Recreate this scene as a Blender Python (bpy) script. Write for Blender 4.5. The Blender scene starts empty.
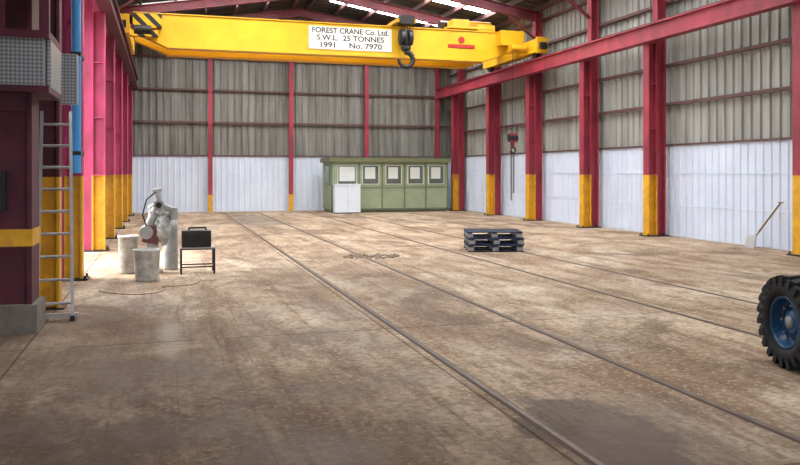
import bpy, math, random, bmesh
from mathutils import Vector, Matrix, noise
random.seed(7)
scene=bpy.context.scene
scene.view_settings.view_transform='Standard'

def srgb(r,g,b):
    f=lambda c:(c/255/12.92) if c/255<=0.04045 else ((c/255+0.055)/1.055)**2.4
    return (f(r),f(g),f(b),1)

# ---------------------------------------------------------------- materials
def mat(name,col,rough=0.6,metal=0,var=0.0,scale=3.0,stretch=(1,1,1),col2=None,bump=0.0,emit=None,estr=0,contrast=(0.35,0.7),spec=None):
    m=bpy.data.materials.new(name); m.use_nodes=True
    nt=m.node_tree; b=nt.nodes['Principled BSDF']
    b.inputs['Base Color'].default_value=col
    b.inputs['Roughness'].default_value=rough
    b.inputs['Metallic'].default_value=metal
    if spec is not None: b.inputs['Specular IOR Level'].default_value=spec
    if emit:
        b.inputs['Emission Color'].default_value=emit
        b.inputs['Emission Strength'].default_value=estr
    if var>0 or col2:
        tc=nt.nodes.new('ShaderNodeTexCoord')
        mp=nt.nodes.new('ShaderNodeMapping'); mp.inputs['Scale'].default_value=stretch
        nz=nt.nodes.new('ShaderNodeTexNoise'); nz.inputs['Scale'].default_value=scale; nz.inputs['Detail'].default_value=6; nz.inputs['Roughness'].default_value=0.65
        rp=nt.nodes.new('ShaderNodeValToRGB')
        c2=col2 or tuple([c*(1-var) for c in col[:3]]+[1])
        rp.color_ramp.elements[0].position=contrast[0]; rp.color_ramp.elements[1].position=contrast[1]
        rp.color_ramp.elements[0].color=c2; rp.color_ramp.elements[1].color=col
        nt.links.new(tc.outputs['Object'],mp.inputs['Vector']); nt.links.new(mp.outputs[0],nz.inputs['Vector'])
        nt.links.new(nz.outputs['Fac'],rp.inputs['Fac']); nt.links.new(rp.outputs[0],b.inputs['Base Color'])
        if bump>0:
            bp=nt.nodes.new('ShaderNodeBump'); bp.inputs['Strength'].default_value=bump; bp.inputs['Distance'].default_value=0.02
            nt.links.new(nz.outputs['Fac'],bp.inputs['Height']); nt.links.new(bp.outputs[0],b.inputs['Normal'])
    return m

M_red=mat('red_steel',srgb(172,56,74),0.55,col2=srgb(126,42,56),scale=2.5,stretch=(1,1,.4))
M_red_lit=mat('lit_pinkish_red_steel',srgb(202,68,116),0.5,col2=srgb(156,50,84),scale=2.5,stretch=(1,1,.4))  # column red made pinker, light from the left opening put into the colour
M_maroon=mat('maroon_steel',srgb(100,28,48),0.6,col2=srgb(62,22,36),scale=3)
M_rafter=mat('rafter_red',srgb(120,40,54),0.6,col2=srgb(84,32,40),scale=3)
M_yel=mat('safety_yellow',srgb(230,172,28),0.5,col2=srgb(198,142,26),scale=4)
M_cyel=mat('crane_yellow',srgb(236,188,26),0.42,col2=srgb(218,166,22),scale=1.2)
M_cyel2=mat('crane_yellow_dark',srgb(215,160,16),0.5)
M_black=mat('black_paint',srgb(24,24,26),0.5)
M_dark=mat('dark_steel',srgb(52,48,46),0.5,0.4,var=.4,scale=8)
M_white=mat('white_cladding',srgb(214,224,238),0.5,col2=srgb(198,208,224),scale=1.0,stretch=(1,1,.6))
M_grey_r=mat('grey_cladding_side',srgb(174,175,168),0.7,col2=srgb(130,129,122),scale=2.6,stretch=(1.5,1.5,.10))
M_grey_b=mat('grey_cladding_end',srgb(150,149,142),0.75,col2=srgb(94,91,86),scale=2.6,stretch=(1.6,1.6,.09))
M_girt=mat('girt_brown',srgb(92,62,62),0.7)
M_roof=mat('roof_sheet',srgb(92,84,82),0.8,col2=srgb(52,46,46),scale=1.5,stretch=(.4,2,1))
M_sky=mat('rooflight_panel',srgb(240,244,250),0.4,emit=(.96,.98,1,1),estr=22.0)
M_conc=mat('plinth_concrete',srgb(130,122,112),0.9,var=.35,scale=6,bump=.3)
M_alu=mat('aluminium',srgb(200,202,204),0.35,0.6,var=.2,scale=9)
M_blue=mat('blue_pipe',srgb(70,150,215),0.45)
M_green=mat('cabin_green',srgb(150,162,132),0.6,col2=srgb(134,146,116),scale=2)
M_greend=mat('cabin_green_dark',srgb(100,112,86),0.6)
M_cabroof=mat('cabin_roof_edge',srgb(104,106,74),0.6)
M_glass=mat('cabin_glass',srgb(96,104,100),0.12,var=.35,scale=1.3,spec=.8)
M_pale_pane=mat('cabin_pale_pane',srgb(200,204,200),0.8)  # pale panel laid over the cabin glass
M_boardw=mat('white_board',srgb(218,230,242),0.5,var=.08,scale=3)
M_frame=mat('cabin_window_frame',srgb(190,198,180),0.5)
M_rub=mat('tyre_rubber',srgb(30,30,32),0.8,var=.3,scale=12)
M_rim=mat('rim_blue',srgb(22,84,130),0.4,var=.25,scale=9)
M_rimhub=mat('hub_grey',srgb(150,156,160),0.4,.5)
M_pal=mat('pallet_wood',srgb(38,48,70),0.8,var=.35,scale=7)
M_pal2=mat('pallet_block',srgb(160,158,156),0.8,var=.3,scale=9)
M_palb=mat('pallet_blue',srgb(28,52,92),0.7,var=.3,scale=9)
M_plast=mat('white_plastic',srgb(205,205,200),0.5,col2=srgb(150,146,136),scale=7)
M_wrap=mat('plastic_wrap',srgb(226,228,228),0.35,col2=srgb(150,146,140),scale=9,bump=.5)
M_redm=mat('hoist_red',srgb(140,46,52),0.5,var=.3,scale=6)
M_dred=mat('faded_red_cover',srgb(124,72,76),0.6,var=.35,scale=9)
M_gcyl=mat('grey_cylinder',srgb(182,184,182),0.45,var=.35,scale=6)
M_sign=mat('sign_white',srgb(232,230,218),0.6,var=.08,scale=3)
M_ink=mat('sign_ink',srgb(40,40,44),0.7)
M_redink=mat('red_mark',srgb(178,40,30),0.6)
M_wood=mat('handle_wood',srgb(150,120,84),0.7,var=.3,scale=9)
M_cable=mat('brown_cable',srgb(110,66,52),0.6)
M_deb=mat('debris',srgb(158,140,120),0.9,var=.5,scale=14)
M_rail=mat('rail_steel',srgb(114,90,72),0.6,0.0,col2=srgb(80,62,50),scale=5)
M_groove=mat('groove_dirt',srgb(72,58,48),0.95)

def checker_mat():
    m=mat('checker_plate',srgb(150,156,160),0.4,0.5)
    nt=m.node_tree;b=nt.nodes['Principled BSDF']
    tc=nt.nodes.new('ShaderNodeTexCoord');mp=nt.nodes.new('ShaderNodeMapping');mp.inputs['Rotation'].default_value=(0,math.radians(45),0)
    ck=nt.nodes.new('ShaderNodeTexChecker');ck.inputs['Scale'].default_value=34
    ck.inputs['Color1'].default_value=srgb(176,180,184);ck.inputs['Color2'].default_value=srgb(122,126,130)
    nt.links.new(tc.outputs['Object'],mp.inputs[0]);nt.links.new(mp.outputs[0],ck.inputs[0]);nt.links.new(ck.outputs[0],b.inputs['Base Color'])
    return m
M_check=checker_mat()
def hazard_mat():
    m=mat('hazard_stripes',srgb(230,180,20),0.5)
    nt=m.node_tree;b=nt.nodes['Principled BSDF']
    tc=nt.nodes.new('ShaderNodeTexCoord');mp=nt.nodes.new('ShaderNodeMapping');mp.inputs['Rotation'].default_value=(0,math.radians(45),0)
    w=nt.nodes.new('ShaderNodeTexWave');w.inputs['Scale'].default_value=1.1;w.bands_direction='X'
    r=nt.nodes.new('ShaderNodeValToRGB');r.color_ramp.interpolation='CONSTANT'
    r.color_ramp.elements[0].color=srgb(25,25,25);r.color_ramp.elements[1].position=.5;r.color_ramp.elements[1].color=srgb(232,180,20)
    nt.links.new(tc.outputs['Object'],mp.inputs[0]);nt.links.new(mp.outputs[0],w.inputs[0]);nt.links.new(w.outputs['Fac'],r.inputs[0]);nt.links.new(r.outputs[0],b.inputs['Base Color'])
    return m
M_haz=hazard_mat()

def floor_mat():
    m=bpy.data.materials.new('stained_shaded_concrete_floor');m.use_nodes=True
    nt=m.node_tree;b=nt.nodes['Principled BSDF'];N=nt.nodes.new;L=nt.links.new
    tc=N('ShaderNodeTexCoord')
    def nz(sc,det=8,rough=.6,stretch=(1,1,1),dist=0,loc=(0,0,0)):
        mp=N('ShaderNodeMapping');mp.inputs['Scale'].default_value=stretch;mp.inputs['Location'].default_value=loc
        n=N('ShaderNodeTexNoise');n.inputs['Scale'].default_value=sc;n.inputs['Detail'].default_value=det;n.inputs['Roughness'].default_value=rough;n.inputs['Distortion'].default_value=dist
        L(tc.outputs['Object'],mp.inputs[0]);L(mp.outputs[0],n.inputs['Vector']);return n.outputs['Fac']
    def ramp(src,p0,c0,p1,c1):
        r=N('ShaderNodeValToRGB');r.color_ramp.elements[0].position=p0;r.color_ramp.elements[1].position=p1
        r.color_ramp.elements[0].color=c0;r.color_ramp.elements[1].color=c1;L(src,r.inputs[0]);return r.outputs[0]
    def mix(fac,a,c,bt='MIX'):
        x=N('ShaderNodeMix');x.data_type='RGBA';x.blend_type=bt
        if isinstance(fac,float): x.inputs[0].default_value=fac
        else: L(fac,x.inputs[0])
        L(a,x.inputs[6])
        if isinstance(c,tuple): x.inputs[7].default_value=c
        else: L(c,x.inputs[7])
        return x.outputs[2]
    g=lambda v:(v,v,v,1)
    W=g(1);K=g(0)
    c=ramp(nz(0.6,6,.6),.40,srgb(154,130,106),.60,srgb(190,168,143))
    c=mix(ramp(nz(1.3,7,.62,(1.8,.22,1),.5),.50,K,.62,g(.75)),c,srgb(126,98,75))         # traffic streaks
    c=mix(ramp(nz(.8,7,.65,(1,.35,1),1.0,(7,3,0)),.52,K,.62,g(.7)),c,srgb(203,185,162))   # dusty
    c=mix(ramp(nz(.55,7,.65,(1,.6,1),1.0,(2,9,0)),.54,K,.61,g(.7)),c,srgb(98,78,62))      # oil
    c=mix(ramp(nz(3.2,7,.7,(1,.5,1)),.42,g(.5),.52,K),c,srgb(116,92,73))
    c=mix(ramp(nz(2.2,7,.7,(5,.12,1),.2,(4,1,0)),.56,K,.66,g(.55)),c,srgb(92,74,60))      # tyre marks
    c=mix(ramp(nz(14,6,.65),.40,g(.5),.52,K),c,srgb(104,83,66))
    c=mix(ramp(nz(20,5,.6,loc=(3,3,3)),.55,K,.64,g(.45)),c,srgb(212,196,174))
    def patch(x,y,rx,ry,edge,amt,c_in,col,ns=.8):
        mp=N('ShaderNodeMapping');mp.inputs['Location'].default_value=(-x/rx,-y/ry,0);mp.inputs['Scale'].default_value=(1/rx,1/ry,0)
        L(tc.outputs['Object'],mp.inputs[0])
        ln=N('ShaderNodeVectorMath');ln.operation='LENGTH';L(mp.outputs[0],ln.inputs[0])
        a=N('ShaderNodeMath');a.operation='MULTIPLY_ADD';L(nz(ns,7,.65),a.inputs[0]);a.inputs[1].default_value=2.6;L(ln.outputs['Value'],a.inputs[2])
        s=N('ShaderNodeMath');s.operation='MULTIPLY';s.inputs[1].default_value=.25;L(a.outputs[0],s.inputs[0])
        return mix(ramp(s.outputs[0],(2.3-edge)*.25,g(amt),(2.3+edge)*.25,K),c_in,col)
    c=patch(2.75,4.5,.42,.8,.12,.7,c,srgb(84,77,72),1.8)
    c=patch(-.9,4.6,2.3,2.9,.8,.85,c,srgb(64,49,39))  # foreground shade put into the floor colour, strongest at the left
    c=patch(1.4,3.4,2.2,1.5,.8,.65,c,srgb(84,66,52))
    c=patch(-.4,8.6,1.2,1.9,.6,.6,c,srgb(96,76,60))
    c=patch(.05,8.6,.11,.9,.6,.3,c,srgb(200,192,180),1.5)  # wet reflection put into the floor colour as a pale streak
    c=patch(3.2,28,1.0,4,.3,.55,c,srgb(112,104,96))
    c=patch(3.15,11,.5,5.0,.5,.45,c,srgb(104,82,66))
    c=patch(1.95,14,.3,5.0,.5,.4,c,srgb(108,86,70))
    br=N('ShaderNodeTexBrick');br.offset=0;br.inputs['Scale'].default_value=1;br.inputs['Brick Width'].default_value=3.6;br.inputs['Row Height'].default_value=4.5;br.inputs['Mortar Size'].default_value=.014
    br.inputs['Color1'].default_value=W;br.inputs['Color2'].default_value=W;br.inputs['Mortar'].default_value=srgb(160,146,132)
    mpb=N('ShaderNodeMapping');mpb.inputs['Location'].default_value=(1.3,.8,0);L(tc.outputs['Object'],mpb.inputs[0]);L(mpb.outputs[0],br.inputs['Vector'])
    c=mix(.8,c,br.outputs['Color'],'MULTIPLY')
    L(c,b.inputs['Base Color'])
    rr=ramp(nz(.8,6,.6),.38,g(.62),.52,g(.92));L(rr,b.inputs['Roughness'])
    b.inputs['Specular IOR Level'].default_value=.2
    bp=N('ShaderNodeBump');bp.inputs['Strength'].default_value=.5;bp.inputs['Distance'].default_value=.02;L(nz(6,10,.75),bp.inputs['Height']);L(bp.outputs[0],b.inputs['Normal'])
    return m
M_floor=floor_mat()

# ---------------------------------------------------------------- mesh builder
class MB:
    def __init__(s): s.v=[];s.f=[];s.m=[];s.mats=[];s.sm=[]
    def mi(s,m):
        if m not in s.mats: s.mats.append(m)
        return s.mats.index(m)
    def add(s,vs,fs,m,smooth=False):
        o=len(s.v);s.v+= [tuple(v) for v in vs];i=s.mi(m)
        for f in fs: s.f.append([o+k for k in f]);s.m.append(i);s.sm.append(smooth)
    def box(s,c,size,m,rot=None):
        hx,hy,hz=[q/2 for q in size];vs=[]
        for x in(-hx,hx):
            for y in(-hy,hy):
                for z in(-hz,hz):
                    p=Vector((x,y,z))
                    if rot is not None: p=rot@p
                    vs.append(p+Vector(c))
        s.add(vs,[(0,1,3,2),(4,6,7,5),(0,4,5,1),(2,3,7,6),(0,2,6,4),(1,5,7,3)],m)
    def bb(s,x0,x1,y0,y1,z0,z1,m): s.box(((x0+x1)/2,(y0+y1)/2,(z0+z1)/2),(x1-x0,y1-y0,z1-z0),m)
    def bar(s,p0,p1,w,h,m):
        p0=Vector(p0);p1=Vector(p1);d=p1-p0;L=d.length
        q=d.to_track_quat('Y','Z').to_matrix()
        s.box((p0+p1)/2,(w,L,h),m,q)
    def cyl(s,p0,p1,r,m,seg=16,r2=None,cap=True):
        p0=Vector(p0);p1=Vector(p1);r2=r if r2 is None else r2
        q=(p1-p0).to_track_quat('Z','Y').to_matrix();vs=[]
        for p,rr in((p0,r),(p1,r2)):
            for i in range(seg):
                a=2*math.pi*i/seg;vs.append(p+q@Vector((rr*math.cos(a),rr*math.sin(a),0)))
        s.add(vs,[(i,(i+1)%seg,seg+(i+1)%seg,seg+i) for i in range(seg)],m,True)
        if cap: s.add(vs,[tuple(range(seg-1,-1,-1)),tuple(range(seg,2*seg))],m)
    def lathe(s,prof,origin,axis,m,seg=32,wob=0):
        q=Vector(axis).normalized().to_track_quat('Z','Y').to_matrix();o=Vector(origin);vs=[];n=len(prof)
        for i in range(seg):
            a=2*math.pi*i/seg
            for k,(r,h) in enumerate(prof):
                rr=r*(1+wob*random.uniform(-1,1));vs.append(o+q@Vector((rr*math.cos(a),rr*math.sin(a),h)))
        fs=[]
        for i in range(seg):
            j=(i+1)%seg
            for k in range(n-1): fs.append((i*n+k,j*n+k,j*n+k+1,i*n+k+1))
        s.add(vs,fs,m,True)
    def tube(s,pts,r,m,seg=8):
        for a,b in zip(pts[:-1],pts[1:]): s.cyl(a,b,r,m,seg)
    def chain(s,p0,p1,m,link=.09,w=.03,r=.011):
        p0=Vector(p0);p1=Vector(p1);L=(p1-p0).length;n=max(1,int(L/(link*.75)))
        for i in range(n):
            c=p0.lerp(p1,(i+.5)/n);ax=Vector((1,0,0)) if i%2 else Vector((0,1,0))
            up=(p1-p0).normalized()
            pts=[]
            for k in range(9):
                a=2*math.pi*k/8;pts.append(c+ax*(w*math.cos(a))+up*(link/2*math.sin(a)))
            s.tube(pts,r,m,5)
    def obj(s,name,parent=None,bevel=0):
        me=bpy.data.meshes.new(name);me.from_pydata(s.v,[],s.f)
        for m in s.mats: me.materials.append(m)
        for p,i,sm in zip(me.polygons,s.m,s.sm): p.material_index=i;p.use_smooth=sm
        me.validate();me.update()
        o=bpy.data.objects.new(name,me);scene.collection.objects.link(o)
        if parent: o.parent=parent
        if bevel:
            b=o.modifiers.new('bevel','BEVEL');b.width=bevel;b.segments=2;b.limit_method='ANGLE'
        return o

XL,XR,YB,YF=-2.05,13.1,35.0,-7.0
EAVE,RIDGE,XM=7.45,8.7,5.5
FR=[-4.2,.3,4.8,9.3,13.4,18.2,21.6,25.4,29.0,33.0]
FRR=[-4.2,.3,4.8,8.9,12.95,18.2,21.6,25.4,29.0,33.0]

# ---------------------------------------------------------------- floor
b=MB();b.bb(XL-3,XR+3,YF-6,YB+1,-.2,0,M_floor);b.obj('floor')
b=MB();b.bb(-60,60,-70,80,-.35,-.21,M_conc);b.obj('ground')
for x in(2.43,3.87,5.95,7.39):
    b=MB()
    b.bb(x-.022,x+.022,YF,34.5,-.01,.004,M_rail)
    b.bb(x-.055,x-.022,YF,34.5,-.01,.0015,M_groove)
    b.bb(x+.022,x+.03,YF,34.5,-.01,.0015,M_groove)
    b.obj('floor_rail')

# ---------------------------------------------------------------- walls
def corr(b,axis,pos,u0,u1,z0,z1,m,pitch=.3,depth=.045,sign=1):
    n=int((u1-u0)/pitch);prof=[]
    for i in range(n+1):
        u=u0+i*pitch
        for du,d in((0,0),(.6*pitch,0),(.68*pitch,depth),(.92*pitch,depth)):
            if u+du<=u1: prof.append((u+du,d))
    prof.append((u1,0));vs=[];
    for u,d in prof:
        for z in((z0,z1)):
            zz=z(u) if callable(z) else z
            vs.append((pos+sign*d,u,zz) if axis=='Y' else (u,pos+sign*d,zz))
    b.add(vs,[(2*i,2*i+2,2*i+3,2*i+1) for i in range(len(prof)-1)],m)
LOW=2.45
b=MB()
corr(b,'Y',XR,YF,YB,0,LOW,M_white,.25,.02,-1)
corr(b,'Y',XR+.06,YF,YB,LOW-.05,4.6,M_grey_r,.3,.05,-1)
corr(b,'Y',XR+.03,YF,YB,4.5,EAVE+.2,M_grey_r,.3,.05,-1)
b.bb(XR+.07,XR+.12,YF,YB+.15,0,EAVE+.2,M_roof)
for z in(3.55,4.6,6.3,7.2): b.bb(XR-.13,XR-.03,YF,YB,z-.04,z+.04,M_girt)
b.bb(XR-.06,XR+.06,YF,YB,LOW-.02,LOW+.03,M_girt)
for z in(.85,1.7): b.bb(XR-.03,XR-.018,YF,YB,z-.012,z+.012,M_boardw)
b.obj('wall_right')
zr=lambda x: EAVE+(RIDGE-EAVE)*(1-abs(x-XM)/7.6)+.15
b=MB()
corr(b,'X',YB,XL,XR,0,LOW,M_white,.25,.022,-1)
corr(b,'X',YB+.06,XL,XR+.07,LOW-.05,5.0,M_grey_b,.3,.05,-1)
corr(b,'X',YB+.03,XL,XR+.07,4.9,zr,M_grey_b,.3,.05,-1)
b.bb(XL-.1,XR+.12,YB+.08,YB+.13,0,RIDGE+.2,M_roof)
for z in(3.9,5.3,6.7): b.bb(XL,XR,YB-.12,YB-.03,z-.04,z+.04,M_girt)
b.bb(XL,XR,YB-.06,YB+.06,LOW-.02,LOW+.03,M_girt)
b.obj('wall_back')
b=MB()
for u0,u1 in((YF,13.3),(18.3,YB)):
    corr(b,'Y',XL,u0,u1,0,LOW,M_white,.25,.022,1)
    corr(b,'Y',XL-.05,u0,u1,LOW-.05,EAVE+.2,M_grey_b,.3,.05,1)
    b.bb(XL-.12,XL-.07,u0,u1,0,EAVE+.2,M_roof)
    for z in(LOW+.03,3.9,5.3,6.7): b.bb(XL+.03,XL+.12,u0,u1,z-.04,z+.04,M_girt)
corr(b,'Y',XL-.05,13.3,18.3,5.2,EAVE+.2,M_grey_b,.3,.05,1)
b.bb(XL-.12,XL+.05,13.3,18.3,5.1,5.3,M_maroon)
b.obj('wall_left')
b=MB()
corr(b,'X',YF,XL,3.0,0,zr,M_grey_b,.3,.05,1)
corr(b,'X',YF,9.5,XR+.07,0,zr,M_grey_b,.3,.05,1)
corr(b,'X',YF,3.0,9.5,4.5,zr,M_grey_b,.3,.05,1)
b.obj('wall_front_light_block')  # unseen wall behind the camera, added to darken the foreground

# ---------------------------------------------------------------- roof
b=MB()
for xa,xb in((XL-.2,XM),(XM,XR+.2)):
    n=int((YB-YF+.6)/.25);vs=[]
    za=EAVE+.25 if xa<XM-1 else RIDGE+.25; zb=RIDGE+.25 if xa<XM-1 else EAVE+.25
    for i in range(n+1):
        y=YF-.3+i*.25;d=.05*(i%2)
        vs+= [(xa,y,za+d),(xb,y,zb+d)]
    b.add(vs,[(2*i,2*i+1,2*i+3,2*i+2) for i in range(n)],M_roof)
for t in[.04,.2,.36,.52,.68,.84,.97]:
    for sg in(-1,1):
        x=XM+sg*t*(XR-XM) if sg>0 else XM-t*(XM-XL)
        z=RIDGE-(RIDGE-EAVE)*t
        b.bb(x-.04,x+.04,YF,YB,z+.03,z+.2,M_girt)
b.obj('ceiling')
k=0
for y in(6.6,15.8,19.9,23.5,27.4,31.0):
    for sg in(-1,1):
        b=MB()
        x0=XM+sg*1.0;x1=XM+sg*6.4
        fz=lambda x:RIDGE+.235-(RIDGE-EAVE)*abs(x-XM)/((XR-XM) if x>XM else (XM-XL))
        w=.55
        vs=[(x0,y-w,fz(x0)),(x1,y-w,fz(x1)),(x1,y+w,fz(x1)),(x0,y+w,fz(x0))]
        vs2=[(a,c,z-.02) for a,c,z in vs]
        b.add(vs+vs2,[(0,1,2,3),(7,6,5,4),(0,4,5,1),(1,5,6,2),(2,6,7,3),(3,7,4,0)],M_sky)
        k+=1
        b.obj('window_%d'%k)
for y in FR:
    b=MB()
    for xa,za,xb,zb in((XL+.2,EAVE,XM,RIDGE),(XM,RIDGE,XR-.2,EAVE)):
        b.bar((xa,y,za-.02),(xb,y,zb-.02),.2,.03,M_rafter)
        b.bar((xa,y,za-.17),(xb,y,zb-.17),.03,.3,M_rafter)
        b.bar((xa,y,za-.33),(xb,y,zb-.33),.2,.03,M_rafter)
    b.bar((XL+.3,y,EAVE-1.0),(XL+1.4,y,EAVE-.2),.14,.05,M_rafter)
    b.bar((XR-.3,y,EAVE-1.0),(XR-1.4,y,EAVE-.2),.14,.05,M_rafter)
    b.obj('roof_rafter')

# ---------------------------------------------------------------- columns
def hcol(b,xi,xo,y,z0,z1,m,fw=.28,t=.035):
    a,c=min(xi,xo),max(xi,xo)
    b.bb(a,a+t,y-fw/2,y+fw/2,z0,z1,m); b.bb(c-t,c,y-fw/2,y+fw/2,z0,z1,m)
    b.bb(a+t,c-t,y-t/2,y+t/2,z0,z1,m)
YT=1.65
def column(xi,xo,y,m):
    b=MB();s=1 if xo>xi else -1
    xm=xi+s*.27
    hcol(b,xi,xm,y,.03,YT,M_yel,.26);hcol(b,xi,xm,y,YT,5.2,m,.26)
    hcol(b,xm+s*.004,xo,y,.03,EAVE-.02,m,.24)
    lo,hi=sorted((xi-s*.08,xo+s*.05))
    b.bb(lo,hi,y-.2,y+.2,0,.03,M_dark)
    for z in(1.66,2.9,4.1,5.2):
        lo,hi=sorted((xi+s*.04,xm-s*.04));b.bb(lo,hi,y-.125,y+.125,z-.012,z+.012,m)
    for sy in(-1,1):
        for xx in (xi-s*.04,xo-s*.1): b.cyl((xx,y+sy*.16,.03),(xx,y+sy*.16,.08),.02,M_dark,6)
    b.obj('steel_column')
for y in FRR: column(12.40,12.94,y,M_red)
for y in FR:
    if abs(y-9.3)>.1: column(-1.25,-1.87,y,M_red_lit)
for x in(1.88,5.39,8.86,12.3):
    b=MB();zz=.75
    for m,z0,z1 in((M_yel,0,zz),(M_red,zz,zr(x)-.5)):
        b.bb(x-.09,x+.09,34.66,34.69,z0,z1,m);b.bb(x-.09,x+.09,34.82,34.85,z0,z1,m);b.bb(x-.015,x+.015,34.69,34.82,z0,z1,m)
    b.obj('wall_post')
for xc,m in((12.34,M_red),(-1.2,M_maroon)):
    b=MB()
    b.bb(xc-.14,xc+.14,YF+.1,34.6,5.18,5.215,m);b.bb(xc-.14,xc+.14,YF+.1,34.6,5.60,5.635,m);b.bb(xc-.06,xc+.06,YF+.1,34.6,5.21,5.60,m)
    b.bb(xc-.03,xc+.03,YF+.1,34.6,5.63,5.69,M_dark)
    b.obj('crane_runway_beam')

# ---------------------------------------------------------------- overhead crane
crane=bpy.data.objects.new('overhead_crane',None);scene.collection.objects.link(crane)
def girder(y,name):
    b=MB();x0,x1=-.95,12.1;zb,zt=5.66,6.68;t=.35
    pr=[(x0,zb+.42),(x0+1.0,zb),(x1-1.3,zb),(x1,zb+.42),(x1,zt),(x0,zt)]
    n=len(pr);vs=[(x,y-t/2,z) for x,z in pr]+[(x,y+t/2,z) for x,z in pr]
    b.add(vs,[tuple(range(n)),tuple(range(2*n-1,n-1,-1))]+[(i,i+n,(i+1)%n+n,(i+1)%n) for i in range(n)],M_cyel)
    b.bb(x0,x1,y-t/2-.05,y+t/2+.05,zt,zt+.03,M_cyel)
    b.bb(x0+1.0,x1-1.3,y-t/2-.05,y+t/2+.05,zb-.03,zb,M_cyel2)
    b.bb(x0+.3,x1-.3,y-.03,y+.03,zt+.03,zt+.08,M_dark)
    return b.obj(name,crane)
GY=25.75
girder(GY,'main_girder_front');girder(GY+1.6,'main_girder_rear')
for xc in(-1.2,12.34):
    b=MB()
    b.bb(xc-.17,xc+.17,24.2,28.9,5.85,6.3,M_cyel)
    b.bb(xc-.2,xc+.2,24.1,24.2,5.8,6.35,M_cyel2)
    for y in(24.55,28.5):
        b.cyl((xc-.07,y,5.88),(xc+.07,y,5.88),.19,M_dark,20)
    b.bb(xc-.12,xc+.12,23.98,24.1,5.95,6.15,M_black)
    b.obj('end_carriage',crane)
b=MB()
b.cyl((11.5,24.9,6.05),(12.1,24.9,6.05),.14,M_cyel2,16)
b.bb(11.3,12.2,25.2,25.6,6.2,6.72,M_cyel);b.bb(10.6,11.25,25.62,26.1,6.7,6.95,M_cyel)
b.bb(-.95,-.1,25.3,25.56,6.2,6.62,M_haz)
b.bb(-1.1,-.2,25.35,25.5,5.92,6.12,M_haz)
b.cyl((-.9,24.9,6.05),(-.4,24.9,6.05),.14,M_dark,16)
b.obj('drive_gear',crane,.01)
b=MB()
b.bb(9.5,11.2,25.6,27.5,6.78,6.86,M_cyel)
b.bb(9.7,10.3,25.7,26.3,6.86,7.12,M_cyel);b.cyl((10.3,26.2,7.0),(11.3,26.2,7.0),.17,M_cyel2,20)
b.cyl((9.6,26.9,7.05),(11.0,26.9,7.05),.22,M_dark,20)
b.obj('crab_trolley',crane,.01)
b=MB()
hx,hy=7.8,25.2
b.bb(hx-.35,hx+.35,25.1,27.5,6.78,6.9,M_cyel2)
b.bb(hx-.25,hx+.25,hy-.2,hy+.2,6.72,7.0,M_dark)
for dx in(-.14,-.05,.05,.14): b.cyl((hx+dx,hy,6.35),(hx+dx,hy,6.75),.014,M_dark,6)
b.cyl((hx-.2,hy,6.28),(hx-.06,hy,6.28),.27,M_black,24);b.cyl((hx+.06,hy,6.28),(hx+.2,hy,6.28),.27,M_black,24)
b.bb(hx-.23,hx+.23,hy-.1,hy+.1,6.05,6.5,M_black)
b.cyl((hx,hy,6.1),(hx,hy,5.85),.09,M_black,12)
b.cyl((hx,hy,5.98),(hx,hy,5.88),.17,M_black,16)
pts=[]
for i in range(15):
    a=math.radians(100-i*20);pts.append(Vector((hx+.25*math.cos(a),hy,5.54+.25*math.sin(a))))
for i in range(14): b.cyl(pts[i],pts[i+1],.10-.0035*i,M_black,10)
b.cyl((hx,hy,5.9),pts[0],.09,M_black,10)
b.cyl((hx+.08,hy,5.3),(hx+.08,hy,4.75),.012,M_dark,6)
b.obj('hook_block',crane)
b=MB()
b.bb(4.55,7.4,GY-.21,GY-.18,5.82,6.58,M_sign);b.obj('sign_plate',crane)
def text(body,x,z,size,mt,name,y=GY-.216,sx=1):
    c=bpy.data.curves.new(name,'FONT');c.body=body;c.size=size;c.align_x='CENTER';c.align_y='CENTER';c.extrude=.002;c.offset=.004
    c.materials.append(mt)
    o=bpy.data.objects.new(name,c);scene.collection.objects.link(o);o.location=(x,y,z);o.rotation_euler=(math.pi/2,0,0);o.scale=(sx,1,1);o.parent=crane
text('FOREST CRANE Co. Ltd.',5.97,6.44,.25,M_ink,'sign_text_line_1',sx=1.0)
text('S.W.L.  25 TONNES',5.97,6.20,.25,M_ink,'sign_text_line_2',sx=1.1)
text('1991     No. 7970',5.97,5.96,.25,M_ink,'sign_text_line_3',sx=1.2)
b=MB()
b.cyl((9.95,GY-.19,6.36),(9.95,GY-.2,6.36),.12,M_redink,20)
b.bb(9.45,10.45,GY-.2,GY-.185,6.08,6.2,M_redink)
b.obj('plain_maker_mark',crane)
b=MB()
ax,ay=11.75,25.2
b.bb(ax-.1,ax+.1,ay-.15,25.62,5.95,6.1,M_cyel2)
b.cyl((ax,ay,5.95),(ax,ay,3.1),.012,M_dark,6)
b.bb(ax-.13,ax+.13,ay-.1,ay+.1,2.78,3.1,M_redm);b.cyl((ax-.16,ay,2.94),(ax+.16,ay,2.94),.13,M_black,16)
b.cyl((ax,ay,2.8),(ax,ay,2.62),.06,M_redm,10)
pts=[Vector((ax+.1*math.cos(math.radians(100-i*22)),ay,2.5+.1*math.sin(math.radians(100-i*22)))) for i in range(13)]
b.tube(pts,.032,M_black,8)
b.chain((ax-.06,ay,2.78),(ax-.06,ay,.75),M_dark);b.chain((ax+.03,ay,2.4),(ax+.03,ay,1.0),M_dark)
b.obj('chain_hoist',crane)

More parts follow.
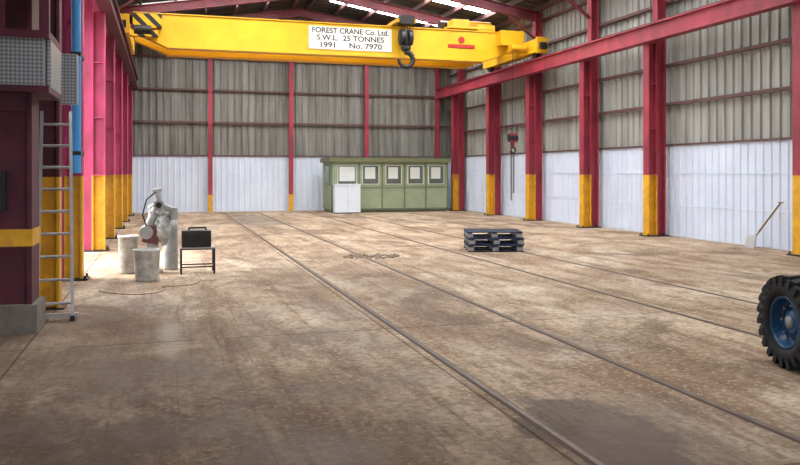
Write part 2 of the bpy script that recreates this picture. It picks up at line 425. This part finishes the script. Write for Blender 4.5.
# ---------------------------------------------------------------- cabin office
b=MB();x0,x1,y0,y1,H=6.78,12.0,32.55,34.5,2.26
b.bb(x0,x1,y0,y1,.12,H-.1,M_green)
b.bb(x0+.05,x1-.05,y0+.05,y1,0,.12,M_greend)
b.bb(x0-.12,x1+.12,y0-.14,y1+.05,H-.1,H+.05,M_cabroof)
b.bb(x0-.1,x1+.1,y0-.1,y1,H+.05,H+.1,M_greend)
wins=[(7.02,7.86),(8.1,8.86),(9.14,9.88),(10.14,10.88),(11.1,11.84)]
for x in [x0]+[(wins[i][1]+wins[i+1][0])/2 for i in range(4)]+[x1]:
    b.bb(x-.025,x+.025,y0-.03,y0,.12,H-.1,M_greend)
b.bb(x0,x1,y0-.02,y0,1.06,1.09,M_greend)
b.bb(x0,x1,y0-.03,y0,.1,.18,M_greend)
for i,(a,c) in enumerate(wins):
    b.bb(a,c,y0-.03,y0+.0,1.2,2.05,M_frame)
    b.bb(a+.04,c-.04,y0-.04,y0-.03,1.24,2.01,M_glass)
    if i: b.bb(a+.12,c-.18,y0-.043,y0-.04,1.45,1.95,M_pale_pane)
    else: b.bb(a+.08,c-.08,y0-.043,y0-.04,1.35,1.97,M_pale_pane)
b.bb(x0-.03,x0,y0+.3,y0+1.1,1.2,2.05,M_greend);b.bb(x0-.04,x0-.03,y0+.36,y0+1.04,1.25,2.0,M_glass)
b.obj('site_cabin',bevel=.01)
b=MB()
b.bb(6.8,7.9,32.0,32.38,.04,1.2,M_boardw);b.bb(6.78,7.92,31.98,32.4,1.2,1.24,M_boardw);b.bb(6.85,7.85,32.04,32.36,0,.04,M_dark)
b.bb(7.345,7.355,31.995,32.0,.08,1.16,M_gcyl)
b.obj('white_storage_cabinet')

# ---------------------------------------------------------------- near left structure
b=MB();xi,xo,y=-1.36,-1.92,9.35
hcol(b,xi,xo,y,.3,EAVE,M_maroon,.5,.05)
b.bb(xo+.03,xi-.02,y-.2,y-.15,.3,EAVE,M_maroon)
b.bb(xo-.02,xi+.06,y-.32,y+.3,0,.3,M_conc)
b.bb(xo-.01,xi+.01,y-.27,y+.26,.92,1.1,M_yel)
b.bb(xo+.02,xi-.05,y-.3,y-.25,2.35,2.55,M_maroon)
b.bb(xo+.1,xo+.32,y-.36,y-.25,1.3,1.72,M_black)
b.bb(xo+.16,xo+.26,y-.37,y-.36,1.45,1.62,M_plast)
col=b.obj('steel_column')
b=MB()
b.bb(-1.92,-1.22,8.95,9.06,2.62,3.12,M_check);b.bb(-1.92,-1.17,8.93,9.95,2.55,2.62,M_maroon)
b.bb(-1.92,-1.17,8.93,9.95,3.12,3.2,M_maroon)
b.bb(-1.21,-1.17,9.06,9.95,2.62,3.12,M_check)
b.bb(-1.25,-1.17,8.93,9.03,3.2,4.4,M_maroon)
b.bb(-1.92,-1.1,8.9,9.95,3.75,3.9,M_maroon)
b.bb(-1.7,-1.6,8.93,9.03,3.2,4.4,M_maroon)
b.obj('access_platform',col)
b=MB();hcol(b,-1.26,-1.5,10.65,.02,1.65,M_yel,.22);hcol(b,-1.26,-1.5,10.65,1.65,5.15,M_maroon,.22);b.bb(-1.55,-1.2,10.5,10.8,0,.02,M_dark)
b.bb(-1.3,-1.1,10.95,11.15,2.6,3.25,M_check);b.bb(-1.45,-1.3,10.76,11.15,2.9,2.95,M_dark);b.obj('steel_post')
b=MB()
b.cyl((-1.29,12.75,1.7),(-1.29,12.75,5.15),.07,M_blue,14)
for z in(2,3.5,5): b.bb(-1.36,-1.22,12.68,13.26,z-.03,z+.03,M_dark)
b.obj('blue_downpipe')
b=MB()
pb=Vector((-1.21,9.70,.0));pt=Vector((-1.28,10.40,2.45));wd=Vector((.18,0,0))
for sg in(-1,1):
    b.bar(pb+wd*sg*1.05+Vector((0,0,.02)),pt+wd*sg*.9,.034,.06,M_alu)
    b.box(pb+wd*sg*1.05+Vector((0,0,.03)),(.05,.09,.06),M_black)
for i in range(9):
    p=pb.lerp(pt,.08+i*.107);b.cyl(p-wd,p+wd,.018,M_alu,8)
b.box(pb+Vector((0,.02,.06)),(.5,.06,.05),M_alu)
b.obj('aluminium_ladder')

# ---------------------------------------------------------------- pallets
def pallet(z,rz,dx=0,dy=0,m=M_pal,mb=M_pal2):
    b=MB();R=Matrix.Rotation(rz,3,'Z');c=Vector((6.95+dx,15.95+dy,z))
    def bx(x,y,zz,s,mm): b.box(c+R@Vector((x,y,zz)),s,mm,R)
    for i in range(7): bx(0,-.45+i*.15,.133,(1.2,.1,.022),m)
    for x in(-.53,0,.53): bx(x,0,.111,(.1,1.0,.022),m)
    for x in(-.53,0,.53):
        for y in(-.43,0,.43): bx(x,y,.061,(.13,.13,.078),mb)
    for y in(-.43,0,.43): bx(0,y,.011,(1.2,.1,.022),m)
    b.obj('wooden_pallet')
pallet(.001,-.28);pallet(.146,-.26,.02,.01,M_palb);pallet(.291,-.3,-.01,.0)

# ---------------------------------------------------------------- wheel
def wheel(cx,cy,R=.40,W=.42):
    ax=Vector((-.976,.216,0)).normalized();c=Vector((cx,cy,R));b=MB();h=W/2
    prof=[(R*.56,h*.72),(R*.6,h*.92),(R*.72,h),(R*.86,h*.97),(R*.91,h*.82),(R*.91,-h*.82),(R*.86,-h*.97),(R*.72,-h),(R*.6,-h*.92),(R*.56,-h*.72)]
    b.lathe(prof,c,ax,M_rub,48)
    q=ax.to_track_quat('Z','Y').to_matrix();n=22
    for sg in(-1,1):
        for i in range(n):
            a=2*math.pi*(i+(.5 if sg>0 else 0))/n
            Rz=Matrix.Rotation(a,3,'Z')
            Rt=Rz@Matrix.Rotation(sg*.42,3,'X')
            b.box(c+q@(Rz@Vector((R*.945,0,sg*h*.47))),(R*.12,R*.15,h*1.0),M_rub,q@Rt)
            b.box(c+q@(Rz@Vector((R*.88,0,sg*h*.93))),(R*.2,R*.13,h*.18),M_rub,q@Rz)
    rp=[(R*.57,h*.74),(R*.58,h*.86),(R*.545,h*.9),(R*.52,h*.8),(R*.5,h*.45),(R*.44,h*.38),(R*.30,h*.42),(R*.27,h*.55),(R*.2,h*.6),(.0,h*.6)]
    b.lathe(rp,c,ax,M_rim,40)
    b.lathe([(R*.57,-h*.74),(R*.5,-h*.45),(0,-h*.4)],c,ax,M_rim,40)
    b.lathe([(R*.14,h*.6),(R*.14,h*.68),(R*.1,h*.72),(0,h*.72)],c,ax,M_rimhub,24)
    for i in range(8):
        a=2*math.pi*i/8;p=q@Vector((R*.36*math.cos(a),R*.36*math.sin(a),h*.38));b.cyl(c+p,c+p+ax*.045,R*.03,M_rimhub,6)
    b.obj('tractor_wheel')
wheel(5.34,5.50)

# ---------------------------------------------------------------- junk cluster
def drum(x,y,r,h,name,m,wob=.02):
    b=MB()
    b.lathe([(0,0),(r*.86,0),(r*.9,.03),(r*.96,h*.5),(r,h*.93),(r*1.06,h*.95),(r*1.06,h),(r*.96,h),(r*.92,h*.9),(0,h*.88)],(x,y,0),(0,0,1),m,24,wob)
    b.lathe([(r*.93,h*.3),(r*.98,h*.32),(r*.93,h*.34)],(x,y,0),(0,0,1),m,24)
    b.obj(name)
drum(-.27,12.95,.2,.5,'plastic_tub',M_plast,.03)
drum(-.60,14.0,.16,.64,'plastic_drum',M_plast)
b=MB();gx,gy=.10,14.3
b.lathe([(0,0),(.12,0),(.125,.05),(.125,.74),(.1,.84),(.05,.88),(.04,.92),(0,.92)],(gx,gy,0),(0,0,1),M_gcyl,24)
b.cyl((gx,gy,.92),(gx,gy,1.0),.03,M_dark,10);b.cyl((gx-.06,gy,.98),(gx+.06,gy,.98),.015,M_dark,8)
b.obj('gas_cylinder')
b=MB();mx,my=-.2,13.95
b.lathe([(0,0),(.17,0),(.17,.05),(.1,.09),(.1,.5),(.13,.55),(0,.55)],(mx,my,0),(0,0,1),M_gcyl,20)
b.box((mx-.02,my,.66),(.26,.3,.3),M_dred,Matrix.Rotation(.2,3,'Y'))
b.cyl((mx-.1,my-.05,.72),(mx+.1,my-.05,1.2),.07,M_gcyl,16)
b.cyl((mx+.1,my-.2,1.16),(mx+.1,my+.1,1.16),.09,M_gcyl,18)
b.cyl((mx+.1,my-.22,1.16),(mx+.1,my-.2,1.16),.05,M_dark,14)
b.cyl((mx+.1,my-.05,1.16),(mx+.34,my-.08,1.06),.06,M_gcyl,14)
b.cyl((mx+.34,my-.08,1.1),(mx+.36,my-.08,.9),.07,M_gcyl,14)
b.cyl((mx+.1,my-.05,1.2),(mx+.06,my-.05,1.40),.055,M_gcyl,12)
b.cyl((mx-.0,my-.05,1.40),(mx+.14,my-.05,1.42),.035,M_gcyl,12)
b.cyl((mx-.1,my-.22,.7),(mx-.1,my+.15,.7),.11,M_gcyl,18)
b.tube([(mx+.05,my-.1,1.38),(mx-.1,my-.15,1.25),(mx-.16,my-.18,1.0),(mx-.1,my-.2,.8)],.014,M_dark,8)
o=b.obj('pillar_machine',bevel=.01)
def blob(center,scl,seed,name,parent):
    bm=bmesh.new();bmesh.ops.create_icosphere(bm,subdivisions=5,radius=1)
    for v in bm.verts:
        n=noise.noise(v.co*1.8+Vector((seed,0,0)))*.3-abs(noise.noise(v.co*2.8+Vector((0,seed,0))))*.4
        v.co*=(1+n)
        v.co=Vector((v.co.x*scl[0],v.co.y*scl[1],v.co.z*scl[2]))+Vector(center)
    me=bpy.data.meshes.new(name);bm.to_mesh(me);bm.free()
    for p in me.polygons:p.use_smooth=True
    me.materials.append(M_wrap);q=bpy.data.objects.new(name,me);scene.collection.objects.link(q);q.parent=parent
blob((mx+.12,my,1.05),(.22,.15,.16),1.3,'plastic_sheet_top',o)
blob((mx+.16,my-.04,.76),(.14,.18,.28),4.1,'plastic_sheet_side',o)
b=MB();sx,sy=.53,13.75;st=.42
for dx in(-.27,.27):
    for dy in(-.2,.2): b.cyl((sx+dx,sy+dy,0),(sx+dx,sy+dy,st),.016,M_dark,8)
for z in(.12,st):
    for dy in(-.2,.2): b.cyl((sx-.27,sy+dy,z),(sx+.27,sy+dy,z),.013,M_dark,8)
    for dx in(-.27,.27): b.cyl((sx+dx,sy-.2,z),(sx+dx,sy+.2,z),.013,M_dark,8)
b.bb(sx-.28,sx+.28,sy-.21,sy+.21,st+.005,st+.025,M_gcyl)
b.obj('metal_stand')
b=MB();z0=st+.026
b.bb(sx-.26,sx+.22,sy-.18,sy+.18,z0,z0+.28,M_black)
b.bb(sx-.23,sx+.19,sy-.19,sy-.18,z0+.03,z0+.25,M_dark)
for i in range(5): b.bb(sx-.16,sx+.16,sy-.2,sy-.19,z0+.05+i*.035,z0+.065+i*.035,M_black)
b.cyl((sx-.14,sy,z0+.32),(sx+.14,sy,z0+.32),.018,M_black,8)
for k in(-.14,.14): b.cyl((sx+k,sy,z0+.27),(sx+k,sy,z0+.32),.016,M_black,8)
b.obj('welding_machine',bevel=.012)

def cable(pts,name,m=M_cable,r=.005):
    c=bpy.data.curves.new(name,'CURVE');c.dimensions='3D';c.bevel_depth=r;c.bevel_resolution=2
    s=c.splines.new('NURBS');s.points.add(len(pts)-1)
    for p,q in zip(s.points,pts): p.co=(q[0],q[1],r+.002,1)
    s.use_endpoint_u=True;s.order_u=4;c.materials.append(m)
    o=bpy.data.objects.new(name,c);scene.collection.objects.link(o)
cable([(-.9,11.9),(-.4,11.2),(.2,11.8),(-.2,12.3),(.4,12.0),(.6,12.6),(.5,13.4)],'electric_cable')
b=MB()
for i in range(90):
    a=random.uniform(0,6.28);r=random.uniform(0,1)**.7
    s=random.uniform(.015,.06)
    b.box((4.05+.6*r*math.cos(a),15.4+.55*r*math.sin(a),s*.25),(s*1.6,s,s*.5),M_deb,Matrix.Rotation(random.uniform(0,3),3,'Z'))
b.obj('rubble_heap')
b=MB()
p0=Vector((12.75,14.55,.25));p1=Vector((12.96,14.0,1.05))
b.cyl(p0,p1,.022,M_wood,10);b.cyl(p1-Vector((0,.07,0)),p1+Vector((0,.07,0)),.016,M_wood,8)
b.box((12.7,14.62,.15),(.03,.28,.3),M_alu,Matrix.Rotation(.25,3,'Y'))
b.cyl((12.72,14.6,.24),p0+ (p1-p0)*.15,.026,M_alu,8)
b.obj('shovel',bevel=.004)

# ---------------------------------------------------------------- light
w=bpy.data.worlds.new('World');scene.world=w;w.use_nodes=True
bg=w.node_tree.nodes['Background'];bg.inputs[0].default_value=(.90,.95,1.0,1);bg.inputs[1].default_value=6.5
s=bpy.data.lights.new('sun','SUN');s.energy=7;s.angle=math.radians(14);s.color=(1,.98,.94)
so=bpy.data.objects.new('sun',s);scene.collection.objects.link(so)
d=Vector((.50,-.12,-1));so.rotation_euler=d.to_track_quat('-Z','Y').to_euler()

cam=bpy.data.cameras.new('camera');cam.lens=35.1;cam.sensor_width=36;cam.shift_y=-.0744;cam.clip_end=300
co=bpy.data.objects.new('camera',cam);scene.collection.objects.link(co)
co.location=(0,0,1.7);co.rotation_euler=(math.pi/2,0,-math.atan2(235,780));scene.camera=co
